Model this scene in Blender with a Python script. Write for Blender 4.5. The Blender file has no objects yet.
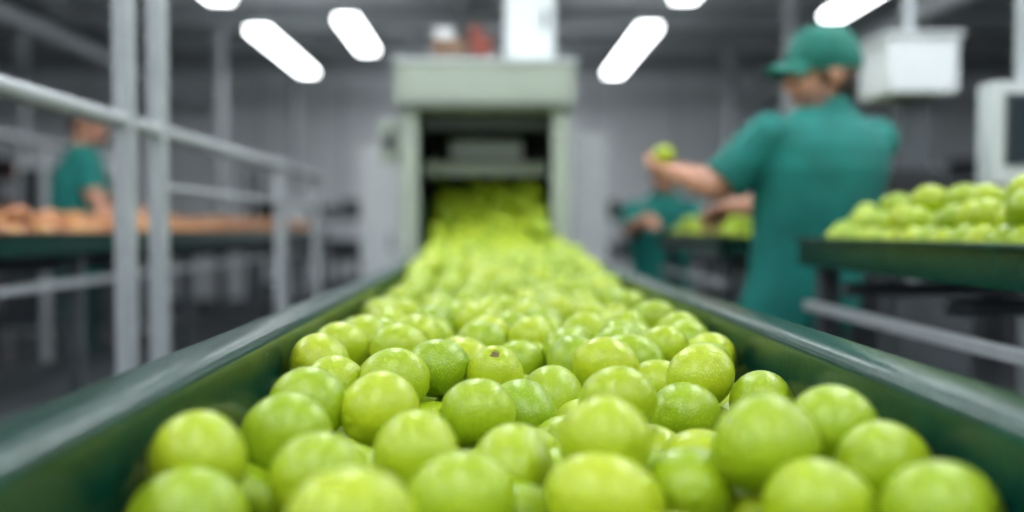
import bpy, bmesh, math, random
import numpy as np
from mathutils import Vector, Matrix, kdtree
random.seed(7); rng=np.random.default_rng(7)
scene=bpy.context.scene
V=Vector
# ------------------------------------------------------------------ materials
def mat(name,col,rough=0.5,metal=0.0,var=0.12,nscale=8.0,bump=0.0,bscale=60.0,emit=0.0,coat=0.0,speck=None,spec=.5):
    m=bpy.data.materials.new(name); m.use_nodes=True
    nt=m.node_tree; n=nt.nodes; l=nt.links; b=n['Principled BSDF']
    tc=n.new('ShaderNodeTexCoord'); nz=n.new('ShaderNodeTexNoise'); nz.inputs['Scale'].default_value=nscale; nz.inputs['Detail'].default_value=5
    l.new(tc.outputs['Object'],nz.inputs['Vector'])
    r=n.new('ShaderNodeValToRGB')
    c0=[max(0,c*(1-var)) for c in col]; c1=[min(1,c*(1+var)) for c in col]
    r.color_ramp.elements[0].position=.3; r.color_ramp.elements[1].position=.7
    r.color_ramp.elements[0].color=(*c0,1); r.color_ramp.elements[1].color=(*c1,1)
    l.new(nz.outputs['Fac'],r.inputs['Fac'])
    out=r.outputs['Color']
    if speck:
        n2=n.new('ShaderNodeTexNoise'); n2.inputs['Scale'].default_value=speck[1]; n2.inputs['Detail'].default_value=3
        l.new(tc.outputs['Object'],n2.inputs['Vector'])
        r2=n.new('ShaderNodeValToRGB'); r2.color_ramp.elements[0].position=speck[2]; r2.color_ramp.elements[1].position=speck[2]+.04
        r2.color_ramp.elements[0].color=(0,0,0,1); r2.color_ramp.elements[1].color=(1,1,1,1)
        l.new(n2.outputs['Fac'],r2.inputs['Fac'])
        mx=n.new('ShaderNodeMix'); mx.data_type='RGBA'
        l.new(r2.outputs['Color'],mx.inputs['Factor']); l.new(out,mx.inputs['A']); mx.inputs['B'].default_value=(*speck[0],1)
        out=mx.outputs['Result']
    l.new(out,b.inputs['Base Color'])
    b.inputs['Roughness'].default_value=rough; b.inputs['Metallic'].default_value=metal
    b.inputs['Coat Weight'].default_value=coat; b.inputs['Specular IOR Level'].default_value=spec
    if emit>0:
        b.inputs['Emission Color'].default_value=(*col,1); b.inputs['Emission Strength'].default_value=emit
    if bump>0:
        nb=n.new('ShaderNodeTexNoise'); nb.inputs['Scale'].default_value=bscale; nb.inputs['Detail'].default_value=4
        l.new(tc.outputs['Object'],nb.inputs['Vector'])
        bp=n.new('ShaderNodeBump'); bp.inputs['Strength'].default_value=bump; bp.inputs['Distance'].default_value=.01
        l.new(nb.outputs['Fac'],bp.inputs['Height']); l.new(bp.outputs['Normal'],b.inputs['Normal'])
    return m
M={}
M['green']=mat('green_painted_steel',(.001,.036,.026),.22,0,.2,14,.05,90,speck=((.25,.38,.34),95,.76),spec=.22)
M['greenin']=mat('green_painted_inner',(.002,.030,.019),.38,0,.25,10,.1,90,spec=.3)
M['belt']=mat('conveyor_belt_rubber',(.002,.014,.008),.5,0,.3,20,spec=.3)
M['steel']=mat('stainless_steel',(.50,.52,.54),.35,.75,.08,20)
M['galv']=mat('grey_painted_pipe',(.38,.41,.43),.4,.2,.08,20)
M['machine']=mat('machine_grey_green',(.36,.41,.35),.45,0,.06,5)
M['white']=mat('white_enclosure',(.66,.70,.72),.4,0,.04,5)
M['dark']=mat('dark_metal',(.018,.020,.023),.5,.2,.3,10)
M['mid']=mat('mid_grey_metal',(.07,.08,.09),.5,.3,.2,6)
M['red']=mat('red_plastic',(.18,.035,.02),.5,0,.3,8)
M['cardboard']=mat('brown_cardboard',(.18,.11,.07),.8,0,.2,8)
M['screen']=mat('monitor_glass',(.02,.035,.045),.15,0,.2,3)
M['wall']=mat('wall_paint',(.78,.81,.84),.7,0,.03,1.2)
M['seam']=mat('wall_seam',(.46,.49,.52),.7,0,.04,1.2)
M['ceil']=mat('ceiling_paint',(.50,.53,.55),.8,0,.08,1.0)
M['beam']=mat('ceiling_beam_paint',(.24,.26,.27),.7,0,.08,1.0)
M['floor']=mat('polished_concrete',(.045,.047,.053),.22,0,.35,1.5,.05,8)
M['lamp']=mat('lamp_diffuser',(.95,.985,1),.5,0,0,5,emit=20)
M['lamp_unseen']=mat('lamp_diffuser_unseen_boost',(.95,.985,1),.5,0,0,5,emit=42)  # emission boosted for the lamps out of view, to brighten the foreground
M['shirt']=mat('teal_shirt',(.002,.165,.145),.8,0,.22,9,.6,14)
M['cap']=mat('teal_cap',(.002,.145,.112),.75,0,.1,30,.2,200)
M['skin']=mat('skin',(.50,.24,.155),.5,0,.12,14)
M['stub']=mat('beard_stubble',(.17,.090,.065),.6,0,.3,80)
M['lips']=mat('lips',(.27,.10,.08),.5,0,.1,20)
M['hair']=mat('dark_hair',(.018,.011,.008),.6,0,.3,60,.6,150)
M['pants']=mat('dark_trousers',(.006,.05,.045),.8,0,.2,9,.3,14)
M['shoe']=mat('black_shoes',(.02,.02,.02),.5,0,.2,9)
M['eye']=mat('eye_white',(.7,.7,.68),.3,0,.02,9)
M['iris']=mat('eye_dark',(.02,.012,.008),.2,0,.02,9)

def fruit_mat(name,cA,cB,cC,stem=(.13,.10,.03)):
    m=bpy.data.materials.new(name); m.use_nodes=True
    nt=m.node_tree; n=nt.nodes; l=nt.links; b=n['Principled BSDF']
    at=n.new('ShaderNodeAttribute'); at.attribute_name='rnd'
    tc=n.new('ShaderNodeTexCoord')
    r=n.new('ShaderNodeValToRGB'); e=r.color_ramp.elements
    e[0].position=0; e[0].color=(*cA,1); e[1].position=1; e[1].color=(*cC,1)
    k=e.new(.5); k.color=(*cB,1)
    nz=n.new('ShaderNodeTexNoise'); nz.inputs['Scale'].default_value=20; nz.inputs['Detail'].default_value=3
    l.new(tc.outputs['Object'],nz.inputs['Vector'])
    ad=n.new('ShaderNodeMath'); ad.operation='MULTIPLY_ADD'; l.new(nz.outputs['Fac'],ad.inputs[0]); ad.inputs[1].default_value=.8; ad.inputs[2].default_value=-.4
    a2=n.new('ShaderNodeMath'); a2.operation='ADD'; l.new(ad.outputs[0],a2.inputs[0]); l.new(at.outputs['Fac'],a2.inputs[1]); a2.use_clamp=True
    l.new(a2.outputs[0],r.inputs['Fac'])
    vo=n.new('ShaderNodeTexVoronoi'); vo.inputs['Scale'].default_value=340; l.new(tc.outputs['Object'],vo.inputs['Vector'])
    pr=n.new('ShaderNodeValToRGB'); pr.color_ramp.elements[0].position=.12; pr.color_ramp.elements[1].position=.45
    pr.color_ramp.elements[0].color=(1,1,1,1); pr.color_ramp.elements[1].color=(0,0,0,1)
    l.new(vo.outputs['Distance'],pr.inputs['Fac'])
    mx=n.new('ShaderNodeMix'); mx.data_type='RGBA'
    sc=n.new('ShaderNodeMath'); sc.operation='MULTIPLY'; l.new(pr.outputs['Color'],sc.inputs[0]); sc.inputs[1].default_value=.40
    l.new(sc.outputs[0],mx.inputs['Factor']); l.new(r.outputs['Color'],mx.inputs['A']); mx.inputs['B'].default_value=(min(1,cC[0]*1.4),min(1,cC[1]*1.3),cC[2]*3,1)
    st=n.new('ShaderNodeAttribute'); st.attribute_name='stem'
    n3=n.new('ShaderNodeTexNoise'); n3.inputs['Scale'].default_value=260; l.new(tc.outputs['Object'],n3.inputs['Vector'])
    a3=n.new('ShaderNodeMath'); a3.operation='MULTIPLY_ADD'; l.new(n3.outputs['Fac'],a3.inputs[0]); a3.inputs[1].default_value=.5; l.new(st.outputs['Fac'],a3.inputs[2])
    sr=n.new('ShaderNodeValToRGB'); sr.color_ramp.elements[1].position=1.0
    sr.color_ramp.elements[0].position=.93
    sr.color_ramp.elements[0].color=(0,0,0,1); sr.color_ramp.elements[1].color=(1,1,1,1)
    l.new(a3.outputs[0],sr.inputs['Fac'])
    m2=n.new('ShaderNodeMix'); m2.data_type='RGBA'; l.new(sr.outputs['Color'],m2.inputs['Factor']); l.new(mx.outputs['Result'],m2.inputs['A']); m2.inputs['B'].default_value=(*stem,1)
    l.new(m2.outputs['Result'],b.inputs['Base Color'])
    b.inputs['Roughness'].default_value=.35
    b.inputs['Specular IOR Level'].default_value=.5
    bp=n.new('ShaderNodeBump'); bp.inputs['Strength'].default_value=.5; bp.inputs['Distance'].default_value=.0013
    n4=n.new('ShaderNodeTexNoise'); n4.inputs['Scale'].default_value=60; l.new(tc.outputs['Object'],n4.inputs['Vector'])
    a5=n.new('ShaderNodeMath'); a5.operation='SUBTRACT'; l.new(n4.outputs['Fac'],a5.inputs[0]); l.new(sc.outputs[0],a5.inputs[1])
    l.new(a5.outputs[0],bp.inputs['Height']); l.new(bp.outputs['Normal'],b.inputs['Normal'])
    return m
M['lime']=fruit_mat('green_fruit_skin',(.21,.34,.006),(.30,.42,.008),(.40,.49,.013))
M['orange']=fruit_mat('orange_fruit_skin',(.22,.07,.02),(.44,.18,.05),(.50,.28,.10))

# ------------------------------------------------------------------ mesh builder
def frame(d):
    d=V(d).normalized(); u=V((0,0,1)) if abs(d.z)<.95 else V((1,0,0))
    a=d.cross(u).normalized(); b=a.cross(d).normalized()
    return a,b
class MB:
    def __init__(s): s.v=[]; s.f=[]; s.m=[]; s.mats=[]; s.tag=[]
    def mi(s,k):
        if k not in s.mats: s.mats.append(k)
        return s.mats.index(k)
    def add(s,vs,fs,k):
        o=len(s.v); s.v+= [tuple(v) for v in vs]; s.tag+=[k]*len(vs)
        i=s.mi(k)
        for f in fs: s.f.append(tuple(o+a for a in f)); s.m.append(i)
    def box(s,x0,x1,y0,y1,z0,z1,k):
        vs=[(x,y,z) for z in(z0,z1) for y in(y0,y1) for x in(x0,x1)]
        s.add(vs,[(0,2,3,1),(4,5,7,6),(0,1,5,4),(1,3,7,5),(3,2,6,7),(2,0,4,6)],k); return s
    def loft(s,rings,k,seg=20):
        vs=[];n=len(rings)
        for c,a,b in rings:
            for i in range(seg):
                t=2*math.pi*i/seg; vs.append(V(c)+V(a)*math.cos(t)+V(b)*math.sin(t))
        fs=[]
        for j in range(n-1):
            for i in range(seg):
                i2=(i+1)%seg; fs.append((j*seg+i,j*seg+i2,(j+1)*seg+i2,(j+1)*seg+i))
        fs.append(tuple(range(seg-1,-1,-1))); fs.append(tuple((n-1)*seg+i for i in range(seg)))
        s.add(vs,fs,k); return s
    def cyl(s,p,q,r,k,seg=14,r2=None):
        a,b=frame(V(q)-V(p)); r2=r if r2 is None else r2
        return s.loft([(p,a*r,b*r),(q,a*r2,b*r2)],k,seg)
    def tube(s,pts,rad,k,seg=14,step=.018,round0=True,round1=True,flat=1.0):
        rings=[]
        P=[V(p) for p in pts]; cl=[];
        for i in range(len(P)-1):
            L=(P[i+1]-P[i]).length; n=max(1,int(L/step))
            for j in range(n): t=j/n; cl.append((P[i].lerp(P[i+1],t),rad[i]*(1-t)+rad[i+1]*t))
        cl.append((P[-1],rad[-1]))
        d0=(cl[1][0]-cl[0][0]).normalized(); d1=(cl[-1][0]-cl[-2][0]).normalized()
        a,b=frame(d0)
        def ring(c,r,d):
            nonlocal a,b
            a=(a-d*a.dot(d)).normalized(); b=d.cross(a).normalized()
            rings.append((c,a*r,b*r*flat))
        if round0:
            for t in (80,55,28): q=math.radians(t); ring(cl[0][0]-d0*cl[0][1]*math.sin(q),cl[0][1]*math.cos(q),d0)
        for i,(c,r) in enumerate(cl):
            d=(cl[min(i+1,len(cl)-1)][0]-cl[max(i-1,0)][0]).normalized(); ring(c,r,d)
        if round1:
            for t in (28,55,80): q=math.radians(t); ring(cl[-1][0]+d1*cl[-1][1]*math.sin(q),cl[-1][1]*math.cos(q),d1)
        return s.loft(rings,k,seg)
    def ell(s,c,ax,ay,az,k,nu=24,nv=14,lo=-90,hi=90):
        rings=[]
        for j in range(nv+1):
            q=math.radians(lo+(hi-lo)*j/nv); q=max(min(q,1.54),-1.54)
            rings.append((V(c)+V(az)*math.sin(q),V(ax)*math.cos(q),V(ay)*math.cos(q)))
        return s.loft(rings,k,nu)
    def mesh(s,name):
        me=bpy.data.meshes.new(name); me.from_pydata(s.v,[],s.f)
        for k in s.mats: me.materials.append(M[k])
        me.polygons.foreach_set('material_index',s.m)
        bm=bmesh.new(); bm.from_mesh(me); bmesh.ops.recalc_face_normals(bm,faces=bm.faces); bm.to_mesh(me); bm.free()
        return me
    def build(s,name,bevel=0.0,smooth=True,parent=None):
        me=s.mesh(name); ob=bpy.data.objects.new(name,me); scene.collection.objects.link(ob)
        if smooth:
            try: me.shade_smooth(); me.set_sharp_from_angle(angle=math.radians(40))
            except Exception: pass
        if bevel>0:
            mo=ob.modifiers.new('bevel','BEVEL'); mo.width=bevel; mo.segments=3; mo.limit_method='ANGLE'; mo.angle_limit=math.radians(50)
        if parent: ob.parent=parent
        return ob
# ------------------------------------------------------------------ room
X0,X1,Y0,Y1,ZC=-7.0,8.0,-4.0,15.0,3.6
MB().box(X0,X1,Y0,Y1,-.1,0,'floor').build('floor')
MB().box(X0,X1,Y0,Y1,ZC,ZC+.1,'ceil').build('ceiling')
MB().box(X0-.1,X1+.1,Y1,Y1+.1,0,ZC,'wall').build('wall_back')
MB().box(X0-.1,X1+.1,Y0-.1,Y0,0,ZC,'wall').build('wall_front')
MB().box(X0-.1,X0,Y0,Y1,0,ZC,'wall').build('wall_left')
MB().box(X1,X1+.1,Y0,Y1,0,ZC,'wall').build('wall_right')
t=MB()
for x in np.arange(-6,8,1.25): t.box(x,x+.03,Y1-.02,Y1,0.12,ZC,'seam')
t.build('trim_1')
MB().box(X0,X1,Y1-.03,Y1,0,.12,'mid').build('baseboard_back')
b=MB()
for y in np.arange(-2,15,1.6): b.box(X0,X1,y,y+.12,ZC-.22,ZC,'beam')
for x in (-4.6,-.4,4.4): b.box(x,x+.12,Y0,Y1,ZC-.14,ZC,'beam')
b.build('ceiling_beams')
p=MB()
p.cyl((-4.0,Y0+.2,2.95),(-4.0,Y1-.2,2.95),.07,'galv'); p.cyl((3.7,Y0+.2,3.05),(3.7,Y1-.2,3.05),.10,'galv')
p.cyl((X0+.2,12.6,3.15),(X1-.2,12.6,3.15),.05,'galv')
for y in np.arange(-2,14,3.2):
    p.cyl((-4.0,y,3.0),(-4.0,y,ZC),.012,'steel',8); p.cyl((3.7,y,3.1),(3.7,y,ZC),.012,'steel',8)
p.build('ceiling_pipes')
def lamp(x,y0,y1,z=3.0,w=.10):
    k='lamp_unseen' if y1<6 else 'lamp'
    m=MB(); m.box(x-w,x+w,y0,y1,z,z+.05,k); m.box(x-w*.7,x+w*.7,y0,y1,z+.05,z+.09,'white')
    for y in (y0+.3,y1-.3): m.cyl((x,y,z+.09),(x,y,ZC),.008,'steel',8)
    m.build('ceiling_and_fill_lamp')
for x,y0,y1,w in [(-2.17,9.3,11.9,.095),(-2.17,5.5,8.1,.09),(-2.17,1.6,4.2,.11),(-2.17,-2.2,.4,.11),
                (1.44,9.1,11.9,.095),(1.53,5.5,8.0,.09),(1.46,1.6,4.2,.11),(1.46,-2.2,.4,.11),
                (-1.28,8.8,10.4,.09),(2.95,6.2,8.65,.09),(3.4,1.6,4.2,.11),(-4.9,1.6,4.2,.11),(-4.9,-2.2,.4,.11),(5.6,1.6,4.2,.11),(5.0,-2.2,.4,.11),(-.3,-1.9,.7,.11),  # outermost lamps are unseen, put out of view to keep the ambient light
                (-.3,2.6,5.2,.11),  # added overhead fill lamp, unseen, for more light on the foreground
                (-.75,12.0,14.4,.11),(.45,12.0,14.4,.11)]:  # added fill lamps hidden behind the machine hood, brightening the back wall
    lamp(x,y0,y1,3.0,w)

# ------------------------------------------------------------------ main chute
XL,XR=-.25,.325; WL=.070; RZ=1.08
def floor_z(y):
    return np.interp(y,[-1,2.2,3.9,4.55],[.94,.94,1.035,1.27])
CY0,CY1=-.30,3.90
ch=MB()
def extr(profile,y0,y1,k):
    m=len(profile); vs=[(x,y,z) for y in (y0,y1) for x,z in profile]
    fs=[(i,(i+1)%m,m+(i+1)%m,m+i) for i in range(m)]+[tuple(range(m)),tuple(range(2*m-1,m-1,-1))]
    ch.add(vs,fs,k)
def lip(s,xi,k='green'):
    o=lambda d:xi+s*d
    prof=[(o(0),.86),(o(0),RZ-.020)]
    for i in range(15):
        t=math.pi*(1-i/14)
        cx=WL/2; px=cx+math.copysign(abs(math.cos(t))**.62,math.cos(t))*WL/2; prof.append((o(px),RZ-.014+.014*math.sin(t)**.8))
    prof+=[(o(WL),RZ-.062),(o(WL-.006),RZ-.062),(o(WL-.006),RZ-.035),(o(.012),RZ-.030),(o(.012),.86)]
    extr(prof,CY0,CY1,k)
lip(-1,XL); lip(1,XR)
ch.box(XL-.012,XR+.012,CY0-.012,CY0,.86,RZ,'green')
ys=np.linspace(CY0,CY1,30)
vs=[];fs=[]
for y in ys:
    z=float(floor_z(y)); vs+=[(XL,y,z),(XR,y,z),(XR,y,z-.02),(XL,y,z-.02)]
for i in range(len(ys)-1):
    for j in range(4): fs.append((i*4+j,i*4+(j+1)%4,(i+1)*4+(j+1)%4,(i+1)*4+j))
fs+= [(0,1,2,3),tuple(len(vs)-4+i for i in (3,2,1,0))]
ch.add(vs,fs,'belt')
ch.box(XL-.05,XR+.05,CY0,CY1,.80,.86,'green')
for y in (.05,1.35,2.6,3.75):
    for x in (XL-.02,XR+.02): ch.box(x-.03,x+.03,y-.03,y+.03,0,.80,'green')
    ch.box(XL,XR,y-.02,y+.02,.3,.35,'green')
ch.build('fruit_conveyor_chute')

# ------------------------------------------------------------------ fruit packing
def pack(P,R,pin,fz,xl,xr,y0,y1,iters=260,g=.0014):
    P=P.copy(); n=len(P); w=np.where(pin,1e-5,1.0)
    for it in range(iters):
        if it%8==0:
            o=np.argsort(P[:,1]); ys=P[o,1]; I=[];J=[]
            hi=np.searchsorted(ys,ys+.10)
            for a in range(n):
                bs=np.arange(a+1,hi[a]); 
                if len(bs):
                    d=P[o[bs]]-P[o[a]]; k=(np.abs(d[:,0])<.1)&(np.abs(d[:,2])<.1)
                    bs=bs[k]; I.append(np.full(len(bs),o[a])); J.append(o[bs])
            I=np.concatenate(I);J=np.concatenate(J)
        gg=g if it<iters-60 else g*.2
        P[~pin,2]-=gg
        for _ in range(2):
            d=P[J]-P[I]; L=np.linalg.norm(d,axis=1)+1e-9; ov=(R[I]+R[J])*.965-L
            ov=np.where(pin[I]&pin[J],(R[I]+R[J])*.93-L,ov); k=ov>0
            ii,jj=I[k],J[k]; nn=d[k]/L[k][:,None]; 
            bp=pin[ii]&pin[jj]; nn[bp,2]*=.3
            ws=w[ii]+w[jj]; c=nn*(ov[k]/ws*.55)[:,None]
            np.add.at(P,ii,-c*w[ii][:,None]); np.add.at(P,jj,c*w[jj][:,None])
            P[:,0]=np.clip(P[:,0],xl(P[:,1])+R,xr(P[:,1])-R); P[:,1]=np.clip(P[:,1],y0+R,y1-R)
            P[:,2]=np.maximum(P[:,2],fz(P[:,1])+R)
    return P
def fruit_mesh(name,P,R,matk,hires,elong=.13,parent=None,stemset=()):
    def unit(nu,nv):
        vs=[];fs=[];stem=[]
        for j in range(1,nv):
            th=math.pi*j/nv
            for i in range(nu):
                ph=2*math.pi*i/nu; z=math.cos(th); r=math.sin(th)
                dz=-.06*math.exp(-(th/.20)**2)+.05*math.exp(-((math.pi-th)/.25)**2)
                vs.append((r*math.cos(ph),r*math.sin(ph),z+dz)); stem.append(max(0,1-th/.55))
        top=len(vs); vs.append((0,0,.94)); stem.append(1); bot=len(vs); vs.append((0,0,-1.05)); stem.append(0)
        for j in range(nv-2):
            for i in range(nu): fs.append((j*nu+i,(j+1)*nu+i,(j+1)*nu+(i+1)%nu,j*nu+(i+1)%nu))
        tri=[(top,i,(i+1)%nu) for i in range(nu)]+[(bot,(nv-2)*nu+(i+1)%nu,(nv-2)*nu+i) for i in range(nu)]
        return np.array(vs),fs,tri,np.array(stem)
    U={True:unit(40,26),False:unit(18,12)}
    allv=[];allr=[];alls=[];F=[];o=0
    for i in range(len(P)):
        v,fs,tri,st=U[bool(hires[i])]
        r=R[i]; e=1+rng.uniform(.03,elong*1.7); q=np.array([r*rng.uniform(.93,.99),r*rng.uniform(.93,.99),r*e])
        vv=v*(1+.025*np.sin(v[:,[1,2,0]]*3+rng.uniform(0,6,3)))*q
        pol=rng.uniform(72,108); a=rng.uniform(0,360)
        if i in stemset: pol=rng.uniform(30,45); a=rng.uniform(-30,30)
        Rm=np.array(Matrix.Rotation(math.radians(a),3,'Z')@Matrix.Rotation(math.radians(pol),3,'X')@Matrix.Rotation(rng.uniform(0,6),3,'Z'))
        allv.append(vv@Rm.T+P[i]); allr.append(np.full(len(v),rng.uniform(.1,.9))); alls.append(st if (i in stemset) else st*.45)
        F+=[tuple(o+k for k in f) for f in fs]+[tuple(o+k for k in f) for f in tri]; o+=len(v)
    allv=np.concatenate(allv)
    me=bpy.data.meshes.new(name); me.from_pydata(allv.tolist(),[],F); me.materials.append(M[matk])
    a=me.attributes.new('rnd','FLOAT','POINT'); a.data.foreach_set('value',np.concatenate(allr).astype(np.float32))
    a=me.attributes.new('stem','FLOAT','POINT'); a.data.foreach_set('value',np.concatenate(alls).astype(np.float32))
    me.shade_smooth(); ob=bpy.data.objects.new(name,me); scene.collection.objects.link(ob)
    if parent: ob.parent=parent
    return ob
near=[(197,462,53),(187,520,57),(285,437,45),(318,480,52),(350,526,62),(378,410,40),(415,456,48),(460,504,54),(512,470,47),(478,415,39),
(483,377,33),(443,370,33),(524,430,36),(551,399,33),(605,446,50),(618,402,40),(605,506,54),(687,436,37),(702,378,35),(735,360,29),(757,453,52),
(707,506,51),(838,423,48),(820,512,56),(887,469,52),(948,519,60),(310,404,40),(305,363,31),(345,386,34),(392,379,34),(400,350,28),(365,330,26),
(608,367,31),(660,357,27),(765,405,36),(520,365,28),(570,350,26),(655,395,31),(480,345,26),(635,345,25)]
FR=.0375
Pn=[];Rn=[]
for px,py,r in near:
    d=FR*996/r
    z=1.2-(py-227)/996*d; z=min(max(z,1.005),1.038)
    Pn.append(((px-492)*d/996,d,z)); Rn.append(FR*random.uniform(.94,1.0))
Pf=[]
for lay in range(3):
    for iy,y in enumerate(np.arange(-.25,4.6,.0745)):
        for ix in range(7):
            x=XL+.045+ix*.078+(iy%2)*.02
            x+=rng.uniform(-.015,.015); yy=y+rng.uniform(-.015,.015)
            if lay==1 and .42<yy<1.24: continue
            if lay==2 and (yy<2.6 or rng.uniform()>.25): continue
            if lay==0 and .40<yy<.78 and x<-.10: continue
            if lay==1 and yy<.45 : continue
            Pf.append((x,yy,float(floor_z(yy))+.04+lay*.060))
Pall=np.array(Pn+Pf); Rall=np.array(Rn+[FR*rng.uniform(.88,1.02) for _ in Pf]); pin=np.array([True]*len(Pn)+[False]*len(Pf))
xl=lambda y: np.interp(y,[3.8,3.95],[XL,-.27])+.004; xr=lambda y: np.interp(y,[3.8,3.95],[XR,.235])-.004
Pall=pack(Pall,Rall,pin,floor_z,xl,xr,-.29,4.6)
lim=floor_z(Pall[:,1])+np.interp(Pall[:,1],[.4,1.2,1.5,3.2,4.0],[.075,.095,.112,.125,.19])
keep=pin|(Pall[:,2]<lim)
Pall=Pall[keep]; Rall=Rall[keep]
fruit_mesh('green_fruit_pile',Pall,Rall,'lime',Pall[:,1]<1.9,stemset=(10,))

# ------------------------------------------------------------------ sorting machine
m=MB(); mx0,mx1,my0,my1=-.372,.318,3.95,5.1
for x0,x1 in((mx0+.01,mx0+.078),(mx1-.078,mx1-.01)):
    m.box(x0,x1,my0,my0+.09,0,1.68,'machine'); m.box(x0,x1,my1-.09,my1,0,1.68,'machine')
    for z in (1.15,1.35,1.55): m.cyl(((x0+x1)/2,my0-.006,z),((x0+x1)/2,my0,z),.008,'steel',10)
m.box(mx0-.008,mx1+.008,my0-.03,my1,1.665,1.85,'machine')
m.box(mx0-.014,mx1+.014,my0-.04,my1+.01,1.845,1.86,'white')
m.box(mx0+.03,mx1-.03,my0-.036,my0-.03,1.695,1.825,'machine')
for x in (mx0+.012,mx1-.012):
    for z in (1.70,1.82): m.cyl((x,my0-.036,z),(x,my0-.03,z),.007,'steel',10)
m.box(mx0-.012,mx1+.012,my0-.035,my0-.03,1.672,1.683,'mid')
m.box(mx0+.02,mx0+.04,my0+.09,my1-.09,.5,1.665,'dark'); m.box(mx1-.04,mx1-.02,my0+.09,my1-.09,.5,1.665,'dark')
m.box(mx0+.04,mx1-.04,my1-.04,my1-.02,.5,1.665,'dark')
m.box(mx0+.078,mx1-.078,my0+.35,my0+.42,1.42,1.48,'machine')
m.box(mx0+.078,mx1-.078,my0+.12,my0+.17,1.60,1.665,'mid')
m.box(-.18,.13,my0+.36,my0+.60,1.50,1.58,'galv')
m.cyl((mx0+.078,my0+.66,1.47),(mx1-.078,my0+.66,1.47),.03,'mid')
for x in np.linspace(-.24,.19,9): m.box(x-.02,x+.02,my0+.72,my0+.725,1.38,1.60,'dark')
vs=[]
for y in (3.91,4.62):
    z=float(floor_z(min(y,4.55)))
    vs+=[(-.285,y,z-.003),(.245,y,z-.003),(.245,y,z-.04),(-.285,y,z-.04)]
m.add(vs,[(0,1,5,4),(1,2,6,5),(2,3,7,6),(3,0,4,7),(0,3,2,1),(4,5,6,7)],'belt')
m.box(-.292,-.28,4.045,4.66,.95,1.32,'greenin'); m.box(.240,.252,4.045,4.66,.95,1.32,'greenin')
m.box(mx0-.075,mx0-.008,my0+.02,my0+.16,1.46,1.62,'machine'); m.box(mx0-.06,mx0-.02,my0+.012,my0+.02,1.50,1.58,'mid')
m.box(mx0+.01,mx1-.01,my0+.2,my1-.2,.3,.36,'machine')
m.build('fruit_sorting_machine',bevel=.004)
c=MB(); c.box(.06,.26,4.15,4.6,1.86,2.32,'white'); c.box(.08,.24,4.145,4.15,1.9,2.28,'white'); c.box(.21,.225,4.135,4.145,2.02,2.1,'mid')
c.cyl((.16,4.4,2.32),(.16,4.4,3.3),.04,'galv'); c.build('electrical_cabinet',bevel=.006)
c=MB()
c.box(-.27,.02,4.1,4.5,1.86,1.90,'mid'); c.box(-.25,-.11,4.14,4.4,1.90,1.98,'cardboard'); c.box(-.09,.0,4.14,4.4,1.90,1.99,'red')
c.box(-.24,-.16,4.2,4.4,1.98,2.03,'white'); c.cyl((-.07,4.25,1.99),(-.07,4.25,2.05),.03,'red'); c.box(-.14,-.10,4.15,4.4,1.90,2.02,'dark')
c.build('supply_crate_stack',bevel=.004)

# ------------------------------------------------------------------ guard rail frame at left
g=MB(); gx=-.93
for y,r in((2.55,.028),(2.80,.028),(4.42,.03)):
    top=3.6 if y<3 else 1.50
    g.cyl((gx,y,0),(gx,y,top),r,'galv',18); g.cyl((gx,y,0),(gx,y,.012),r*2.2,'galv',18)
g.cyl((gx,.9,1.465),(gx,5.3,1.465),.022,'galv',16)
g.cyl((gx,5.3,0),(gx,5.3,1.487),.025,'galv',16)
g.cyl((gx,.9,0),(gx,.9,1.487),.025,'galv',16)
g.cyl((gx,2.80,1.31),(gx,5.3,1.31),.011,'galv',12)
g.cyl((gx,2.55,.62),(gx,5.3,.62),.014,'galv',12)
g.box(gx-.03,gx+.03,2.50,2.84,2.3,2.36,'galv')
g.build('guard_rail_frame')
g=MB()
g.cyl((-3.2,2.0,1.80),(-3.2,9.0,1.80),.03,'galv',14)
for y in (2.0,5.1,7.2,9.0): g.cyl((-3.2,y,0),(-3.2,y,1.83),.03,'galv',14)
g.build('pipe_railing')

# ------------------------------------------------------------------ conveyors
def conveyor(name,x0,x1,y0,y1,zt,k,lower=True,sideh=.07,legk='mid'):
    m=MB()
    m.box(x0,x0+.02,y0,y1,zt-sideh,zt,k); m.box(x1-.02,x1,y0,y1,zt-sideh,zt,k)
    m.box(x0+.02,x1-.02,y0,y0+.02,zt-sideh,zt,k); m.box(x0+.02,x1-.02,y1-.02,y1,zt-sideh,zt,k)
    m.box(x0+.02,x1-.02,y0+.02,y1-.02,zt-.055,zt-.035,'belt')
    m.box(x0-.012,x0+.03,y0-.01,y1+.01,zt-.004,zt+.008,k); m.box(x1-.03,x1+.012,y0-.01,y1+.01,zt-.004,zt+.008,k)
    n=max(2,int((y1-y0)/1.2)+1)
    for y in np.linspace(y0+.1,y1-.1,n):
        for x in (x0+.05,x1-.05): m.box(x-.025,x+.025,y-.025,y+.025,0,zt-sideh,legk)
        m.box(x0+.05,x1-.05,y-.02,y+.02,.35,.40,legk)
    if lower:
        m.box(x0+.02,x1-.02,y0+.05,y1-.05,.52,.56,'mid')
        m.box(x0+.01,x0+.035,y0+.02,y1-.02,zt-.19,zt-.165,'galv'); m.box(x1-.035,x1-.01,y0+.02,y1-.02,zt-.19,zt-.165,'galv')
        for y in np.arange(y0+.2,y1-.2,.55): m.cyl((x0+.03,y,zt-.12),(x1-.03,y,zt-.12),.018,'mid',10)
    return m.build(name,bevel=.003)
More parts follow.
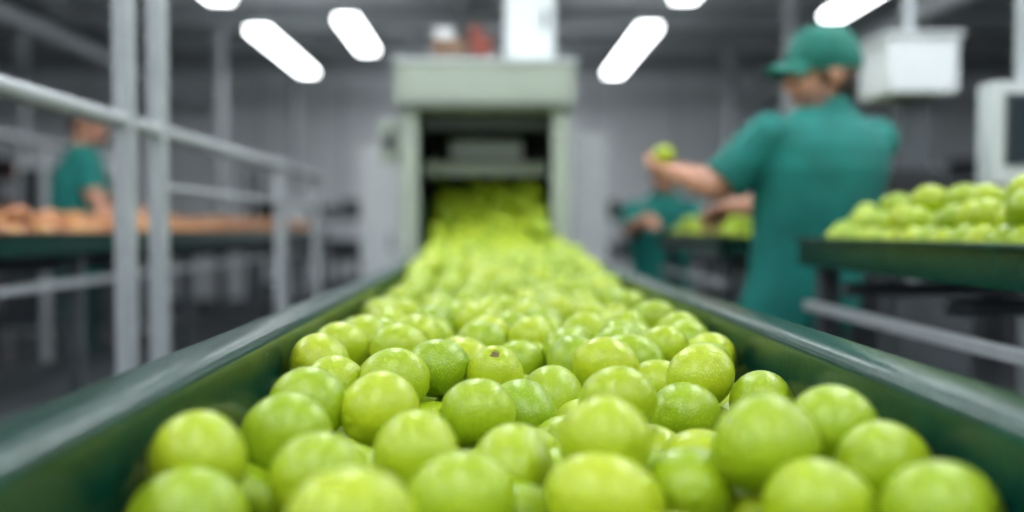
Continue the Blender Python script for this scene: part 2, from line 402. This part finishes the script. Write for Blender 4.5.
def tray_fruit(name,x0,x1,y0,y1,zt,matk,layers,R0=.0375,clump=False):
    P=[]
    for lay in range(layers):
        ins=lay*.035
        for iy,y in enumerate(np.arange(y0+.06+ins,y1-.05-ins,.077)):
            for x in np.arange(x0+.06+ins+(iy%2)*.02,x1-.05-ins,.080):
                if lay==layers-1 and rng.uniform()<.35: continue
                if clump and lay>0 and math.sin(y*4.1)+math.sin(y*9.7+1)*.6<0: continue
                P.append((x+rng.uniform(-.015,.015),y+rng.uniform(-.015,.015),zt-.035+.04+lay*.062))
    P=np.array(P); R=rng.uniform(.9,1.04,len(P))*R0
    P=pack(P,R,np.zeros(len(P),bool),lambda y:np.full_like(y,zt-.035),lambda y:np.full_like(y,x0+.035),lambda y:np.full_like(y,x1-.035),y0+.03,y1-.03,110)
    return fruit_mesh(name,P,R,matk,np.zeros(len(P),bool))
conveyor('produce_conveyor',-2.15,-1.5,2.3,9.2,1.175,'green')
tray_fruit('orange_fruit_pile',-2.15,-1.5,2.3,9.2,1.175,'orange',2,.039,True)
conveyor('inspection_table',.84,1.62,1.15,2.72,1.165,'green')
tray_fruit('green_fruit_tray_pile',.84,1.62,1.15,2.72,1.165,'lime',3)
conveyor('inspection_table',.84,1.60,3.66,5.0,1.165,'greenin')
tray_fruit('green_fruit_tray_pile',.84,1.60,3.66,5.0,1.165,'lime',2)
c=MB(); c.box(2.0,2.5,2.6,3.2,.25,.27,'greenin')
for a in ((2.0,2.02,2.6,3.2),(2.48,2.5,2.6,3.2),(2.0,2.5,2.6,2.62),(2.0,2.5,3.18,3.2)): c.box(*a,.0,.55,'greenin')
c.build('fruit_crate')
tray_fruit('crate_fruit_pile',1.99,2.51,2.59,3.21,.535,'lime',2)

# ------------------------------------------------------------------ right equipment
m=MB()
m.box(1.74,2.05,4.35,4.70,1.79,2.04,'white'); m.box(1.72,2.07,4.33,4.72,2.035,2.055,'white')
m.box(1.86,2.0,4.5,4.62,1.30,1.79,'mid'); m.box(1.74,2.1,4.4,4.8,1.22,1.30,'white'); m.box(1.78,2.06,4.42,4.7,1.36,1.46,'dark')
m.box(1.72,2.14,4.38,4.85,.0,1.22,'mid'); m.cyl((1.93,4.6,2.05),(1.93,4.6,3.3),.025,'galv')
m.build('labeling_machine',bevel=.02)
m=MB()
m.box(1.50,1.86,2.96,3.06,1.33,1.635,'white'); m.box(1.535,1.825,2.952,2.96,1.385,1.60,'mid'); m.box(1.545,1.815,2.949,2.953,1.395,1.59,'screen')
m.cyl((1.66,3.04,0),(1.66,3.04,1.33),.03,'galv'); m.cyl((1.66,3.10,1.5),(1.66,3.10,3.3),.022,'galv'); m.cyl((1.66,3.04,0),(1.66,3.04,.015),.14,'mid')
m.box(1.64,1.68,3.04,3.12,1.46,1.54,'mid')
m.build('operator_monitor',bevel=.012)

def rack(name,x0,x1,y0,y1,h,kk):
    m=MB()
    for x in(x0,x1-.06):
        for y in(y0,y1-.06): m.box(x,x+.06,y,y+.06,0,h,'mid')
    nz=int(h/.5)
    for i in range(nz):
        z=.25+i*.5; m.box(x0,x1,y0,y1,z,z+.04,'steel')
        x=x0+.1
        while x<x1-.35:
            w=random.uniform(.18,.34); hh=random.uniform(.15,.34); k=random.choice(kk)
            if z+.04+hh<h: m.box(x,x+w,y0+.08,y1-.1,z+.04,z+.04+hh,k)
            x+=w+random.uniform(.03,.15)
    m.build(name,bevel=.006)
def process_machine(name,x0,x1,y0,y1,h):
    m=MB(); w=x1-x0
    m.box(x0,x1,y0,y1,.25,h*.55,'mid'); m.box(x0+.05*w,x1-.05*w,y0+.05,y1-.05,h*.55,h*.62,'dark')
    m.box(x0+.1*w,x0+.55*w,y0+.08,y1-.1,h*.62,h,'white'); m.box(x0+.14*w,x0+.5*w,y0+.07,y0+.08,h*.7,h*.92,'mid')
    m.cyl((x0+.75*w,y0+.3,h*.62),(x0+.75*w,y0+.3,h*.9),.12*w,'steel',20,.2*w)
    for x in(x0+.05,x1-.05):
        for y in(y0+.05,y1-.05): m.cyl((x,y,0),(x,y,.25),.03,'steel')
    m.build(name,bevel=.01)
process_machine('washing_machine_line',-4.6,-3.4,9.4,10.6,1.9)
process_machine('washing_machine_line',-5.9,-4.4,6.0,7.4,2.2)
process_machine('washing_machine_line',2.9,4.3,8.9,9.9,2.0)
process_machine('washing_machine_line',4.2,5.6,5.6,7.0,2.3)
rack('storage_rack',-3.0,-1.3,12.2,12.85,1.9,['dark','mid','greenin','white'])
rack('storage_rack',1.2,2.9,12.2,12.85,1.7,['dark','mid','white','greenin'])
rack('storage_rack',-6.6,-5.0,12.6,13.3,2.1,['dark','mid','red','white'])
rack('storage_rack',4.6,6.6,12.2,12.9,2.1,['dark','mid','white'])
m=MB(); m.box(-1.08,-.76,8.2,8.6,.1,1.85,'white'); m.box(-1.05,-.79,8.19,8.2,.2,1.8,'white'); m.box(-.84,-.82,8.17,8.19,1.0,1.15,'mid'); m.box(-1.08,-.76,8.2,8.6,0,.1,'dark')
m.build('control_cabinet',bevel=.01)
m=MB(); m.box(.78,1.12,9.6,10.1,.1,2.1,'white'); m.box(.82,1.08,9.59,9.6,.2,2.0,'white'); m.box(.78,1.12,9.6,10.1,0,.1,'dark'); m.build('control_cabinet',bevel=.01)
conveyor('packing_table',-1.9,-1.25,9.7,11.8,1.05,'mid'); conveyor('packing_table',-.55,.45,8.8,11.0,1.0,'mid'); conveyor('packing_table',1.9,2.6,6.2,10.5,1.1,'mid')
tray_fruit('green_fruit_tray_pile',1.9,2.6,6.2,10.5,1.10,'lime',1)
def column(x,y,r,k='galv'):
    m=MB(); m.cyl((x,y,0),(x,y,ZC-.0),r,k,18); m.box(x-r*1.8,x+r*1.8,y-r*1.8,y+r*1.8,0,.02,k); m.build('support_column')
for x,y,r in [(-3.14,11.6,.07),(-2.62,13.3,.05),(-.90,11.5,.05),(3.2,13.3,.08),(3.5,11.5,.07),(2.75,9.2,.05),(-5.3,11.4,.07)]: column(x,y,r)

# ------------------------------------------------------------------ people
def person(name,pos,F,H,neck,head,Fh,elL,wrL,hdL,pnL,elR,wrR,hdR,pnR,cap=True,voxel=.006,bulk=1.0,hs=None):
    s=H/1.80; px,py=pos; F=V((F[0],F[1],0)).normalized(); L=V((-F.y,F.x,0))
    U=V((0,0,1)); body=MB()
    hip=V((px,py,.93*s)); nb=V(neck)
    def tc(t):
        c=hip.lerp(nb,t); c-=F*.025*math.sin(t*math.pi); return c
    spine=(nb-hip).normalized()
    rings=[]
    for t,a,d in [(-.10,.168,.135),(-.07,.184,.145),(.05,.184,.142),(.18,.178,.135),(.35,.188,.136),(.52,.204,.142),(.68,.216,.146),(.80,.216,.136),(.88,.192,.118),(.94,.140,.095),(1.0,.088,.075),(1.03,.070,.066)]:
        bk=bulk if t<.9 else 1
        rings.append((tc(t),L*a*s*bk,F*d*s*bk))
    R2=[]
    for i in range(len(rings)-1):
        for j in range(4):
            q=j/4; R2.append(tuple(V(rings[i][k]).lerp(V(rings[i+1][k]),q) for k in range(3)))
    R2.append(rings[-1]); body.loft(R2,'shirt',40)
    shc=tc(.84)
    shL=shc+L*.188*s*bulk; shR=shc-L*.188*s*bulk
    hc=V(head)
    for sh,el,wr,hd,pn in ((shL,elL,wrL,hdL,pnL),(shR,elR,wrR,hdR,pnR)):
        el=V(el);wr=V(wr);hd=V(hd).normalized();pn=V(pn); pn=(pn-hd*pn.dot(hd)).normalized(); S=hd.cross(pn).normalized()
        e2=sh.lerp(el,.90)
        body.tube([sh,sh.lerp(el,.4),e2],[.070*s*bulk,.069*s*bulk,.070*s*bulk],'shirt',18,round1=False)
        body.tube([sh,el],[.05*s,.044*s],'skin',14)
        body.tube([el,el.lerp(wr,.3),wr],[.043*s,.046*s,.029*s],'skin',14)
        rg=[]
        for q,w_,h_ in((-.01,.028,.024),(.02,.031,.020),(.05,.040,.018),(.08,.042,.016),(.092,.037,.012)):
            rg.append((wr+hd*q*s,S*w_*s,pn*h_*s))
        body.loft(rg,'skin',18)
        for off,ln in((-.031,.78),(-.0105,.95),(.0105,1.0),(.031,.9)):
            p0=wr+hd*.08*s+S*off*s; pts=[p0]; ang=0; d=hd
            for sl,da in ((.045,16),(.028,34),(.022,28)):
                ang+=math.radians(da*(1.25-.3*ln)); d=hd*math.cos(ang)+pn*math.sin(ang)+S*off*1.6; p0=p0+d.normalized()*sl*ln*s; pts.append(p0)
            body.tube(pts,[.0095*s,.009*s,.0085*s,.0075*s],'skin',10,step=.008)
        sg=1 if (S.dot(U)>0) else -1
        t0=wr+hd*.025*s+S*sg*.028*s; t1=t0+(hd*.55+S*sg*.7+pn*.35).normalized()*.042*s; t2=t1+(hd*.85+S*sg*.25+pn*.45).normalized()*.032*s
        body.tube([t0,t1,t2],[.0135*s,.011*s,.009*s],'skin',10,step=.008)
    for sg in(-1,1):
        h0=hip+L*sg*.09*s-U*.02; k=V((px,py,.50*s))+L*sg*.11*s+F*.015; a=V((px,py,.085*s))+L*sg*.12*s
        body.tube([h0,k,a],[.093*s,.066*s,.055*s],'pants',18,round1=False,step=.03)
        body.tube([a-F*.03*s-U*.035*s,a+F*.06*s-U*.04*s,a+F*.16*s-U*.048*s],[.046*s,.044*s,.036*s],'shoe',14)
    Fh=V(Fh).normalized(); Lh=U.cross(Fh).normalized(); Uh=Fh.cross(Lh).normalized()
    hs=hs or s
    def P(f,l,u): return hc+Fh*f*hs+Lh*l*hs+Uh*u*hs
    body.tube([nb-U*.02,P(-.02,0,-.06)],[.064*s,.058*s],'skin',16)
    E=lambda f,l,u,rf,rl,ru,k,nu=22,nv=14: body.ell(P(f,l,u),Fh*rf*hs,Lh*rl*hs,Uh*ru*hs,k,nu,nv)
    E(-.008,0,.022,.098,.077,.093,'skin',30,20)
    E(.022,0,-.035,.068,.060,.078,'skin',26,16)
    E(.050,0,-.088,.032,.030,.022,'stub')
    if cap:
        for l in(-1,1): E(.030,l*.030,-.072,.046,.034,.040,'stub',20,12)
    E(.076,0,.022,.018,.050,.012,'skin')
    body.tube([P(.088,0,.012),P(.106,0,-.018),P(.108,0,-.028)],[.009*hs,.0125*hs,.012*hs],'skin',12,step=.006)
    for l in(-1,1):
        E(.098,l*.012,-.030,.010,.009,.007,'skin',12,8)
        E(-.006,l*.080,-.008,.018,.008,.031,'skin',14,10)
        E(.068,l*.036,-.030,.020,.020,.018,'skin',14,10)
    E(.086,0,-.054,.013,.024,.0045,'lips',16,8); E(.084,0,-.063,.013,.021,.0055,'lips',16,8)
    E(-.026,0,.030,.090,.0815,.092,'hair',30,20)
    E(-.048,0,-.030,.058,.068,.056,'hair',26,16)
    if not cap: E(-.006,0,.066,.098,.082,.066,'hair',30,16)
    for l in(-1,1): E(.020,l*.066,.000,.010,.009,.032,'hair',12,8)
    me=body.mesh(name+'_src'); ob=bpy.data.objects.new('tmp',me); scene.collection.objects.link(ob)
    rm=ob.modifiers.new('r','REMESH'); rm.mode='VOXEL'; rm.voxel_size=voxel; rm.use_smooth_shade=True
    sm=ob.modifiers.new('s','SMOOTH'); sm.iterations=3; sm.factor=.5
    bpy.context.view_layer.update()
    dg=bpy.context.evaluated_depsgraph_get(); me2=bpy.data.meshes.new_from_object(ob.evaluated_get(dg))
    bpy.data.objects.remove(ob)
    kd=kdtree.KDTree(len(body.v))
    for i,v in enumerate(body.v): kd.insert(v,i)
    kd.balance()
    me2.materials.clear()
    for k in body.mats: me2.materials.append(M[k])
    idx=[body.mats.index(body.tag[kd.find(p.center)[1]]) for p in me2.polygons]
    me2.polygons.foreach_set('material_index',idx); me2.shade_smooth()
    root=bpy.data.objects.new(name,None); scene.collection.objects.link(root); root.empty_display_size=.1
    bo=bpy.data.objects.new('body',me2); scene.collection.objects.link(bo); bo.parent=root
    e=MB()
    for l in(-1,1):
        e.ell(P(.078,l*.031,.004),Fh*.011*hs,Lh*.014*hs,Uh*.010*hs,'eye',14,10); e.ell(P(.087,l*.031,.003),Fh*.004*hs,Lh*.006*hs,Uh*.006*hs,'iris',12,8)
        e.ell(P(.089,l*.032,.024),Fh*.006*hs,Lh*.020*hs,Uh*.0045*hs,'hair',12,8)
    e.build('eyes',parent=root)
    c=MB(); rg=[]
    for q,rr in((-.035,.090),(.0,.080),(.028,.072)):
        rg.append((nb+spine*q*s,L*rr*s*1.05,F*rr*s)) 
    c.loft(rg,'shirt',28); c.build('collar',parent=root)
    if cap:
        c=MB()
        rings=[]
        for q in (0,8,18,30,42,54,66,76,84,89):
            a=math.radians(q); f=math.cos(a)**.66
            rings.append((P(-.012,0,.030)+Uh*.112*hs*math.sin(a),Fh*.110*hs*f,Lh*.091*hs*f))
        c.loft(rings,'cap',36)
        c.loft([(P(-.016,0,.010),Fh*.106*hs,Lh*.088*hs),(P(-.012,0,.045),Fh*.112*hs,Lh*.093*hs)],'cap',36)
        c.ell(P(-.012,0,.143),Fh*.01,Lh*.01,Uh*.006,'cap',12,6)
        vs=[];fs=[];nu,nv=14,8
        for th in (0,1):
            for j in range(nv+1):
                for i in range(nu+1):
                    u=-1+2*i/nu; v=j/nv; l=u*.080; f=.055+math.sqrt(max(0,1-(u*.93)**2))*(.045+v*.078)-.012
                    z=.050-.030*u*u-.016*v-(.006 if th else 0)
                    vs.append(P(f,l,z))
        W=(nu+1); N=W*(nv+1)
        for j in range(nv):
            for i in range(nu):
                a=j*W+i; fs.append((a,a+1,a+W+1,a+W)); fs.append((N+a,N+a+W,N+a+W+1,N+a+1))
        for i in range(nu): a=nv*W+i; fs.append((a,a+1,N+a+1,N+a)); a=i; fs.append((a,N+a,N+a+1,a+1))
        for j in range(nv):
            a=j*W; fs.append((a,a+W,N+a+W,N+a)); a=j*W+nu; fs.append((a,N+a,N+a+W,a+W))
        c.add(vs,fs,'cap'); c.build('cap',parent=root)
    return root
w1=person('factory_worker',(.985,3.17),(-.36,.93),1.83,(1.055,3.15,1.580),(1.040,3.14,1.678),(-.98,-.12,-.10),
   (.705,3.09,1.325),(.60,3.30,1.385),(-.35,.93,.10),(.25,.05,1),
   (1.00,3.45,1.27),(.855,3.57,1.272),(-.25,.85,-.30),(-.2,-.3,-.9),bulk=1.08,hs=1.10)
hw=V((.60,3.30,1.385)); hd=V((-.35,.93,.10)).normalized(); pn=V((.25,.05,1)); pn=(pn-hd*pn.dot(hd)).normalized()
fc=hw+hd*.085+pn*.052
fruit_mesh('green_fruit',np.array([list(fc)]),np.array([.035]),'lime',[True])
w2=person('factory_worker',(-2.47,6.0),(.80,.55),1.90,(-2.43,5.99,1.66),(-2.39,5.98,1.80),(.85,-.1,-.35),
   (-2.38,6.25,1.38),(-2.20,6.2,1.31),(.9,-.1,-.3),(0,0,-1),(-2.30,5.80,1.40),(-2.21,5.66,1.32),(.45,-.6,-.2),(.1,0,-1),cap=False,voxel=.009)
w3=person('factory_worker',(.93,5.45),(.1,-1),1.60,(.93,5.38,1.37),(.92,5.34,1.48),(-.3,-.8,-.35),
   (1.14,5.27,1.18),(1.09,5.08,1.26),(0,-1,-.2),(0,0,-1),(.74,5.27,1.18),(.80,5.09,1.25),(.1,-1,-.2),(0,0,-1),cap=False,voxel=.009)

# ------------------------------------------------------------------ world, camera
wd=bpy.data.worlds.new('world'); scene.world=wd; wd.use_nodes=True; wd.node_tree.nodes['Background'].inputs[0].default_value=(.6,.7,.8,1); wd.node_tree.nodes['Background'].inputs[1].default_value=.3
cam=bpy.data.cameras.new('camera'); co=bpy.data.objects.new('camera',cam); scene.collection.objects.link(co); scene.camera=co
co.location=(0,0,1.2); co.rotation_euler=(math.radians(90-1.67),0,math.radians(-1.15))
cam.lens=35; cam.sensor_width=36; cam.clip_start=.02
cam.dof.use_dof=True; cam.dof.focus_distance=1.08; cam.dof.aperture_fstop=1.5
scene.view_settings.view_transform='Standard'
scene.view_settings.exposure=-.90
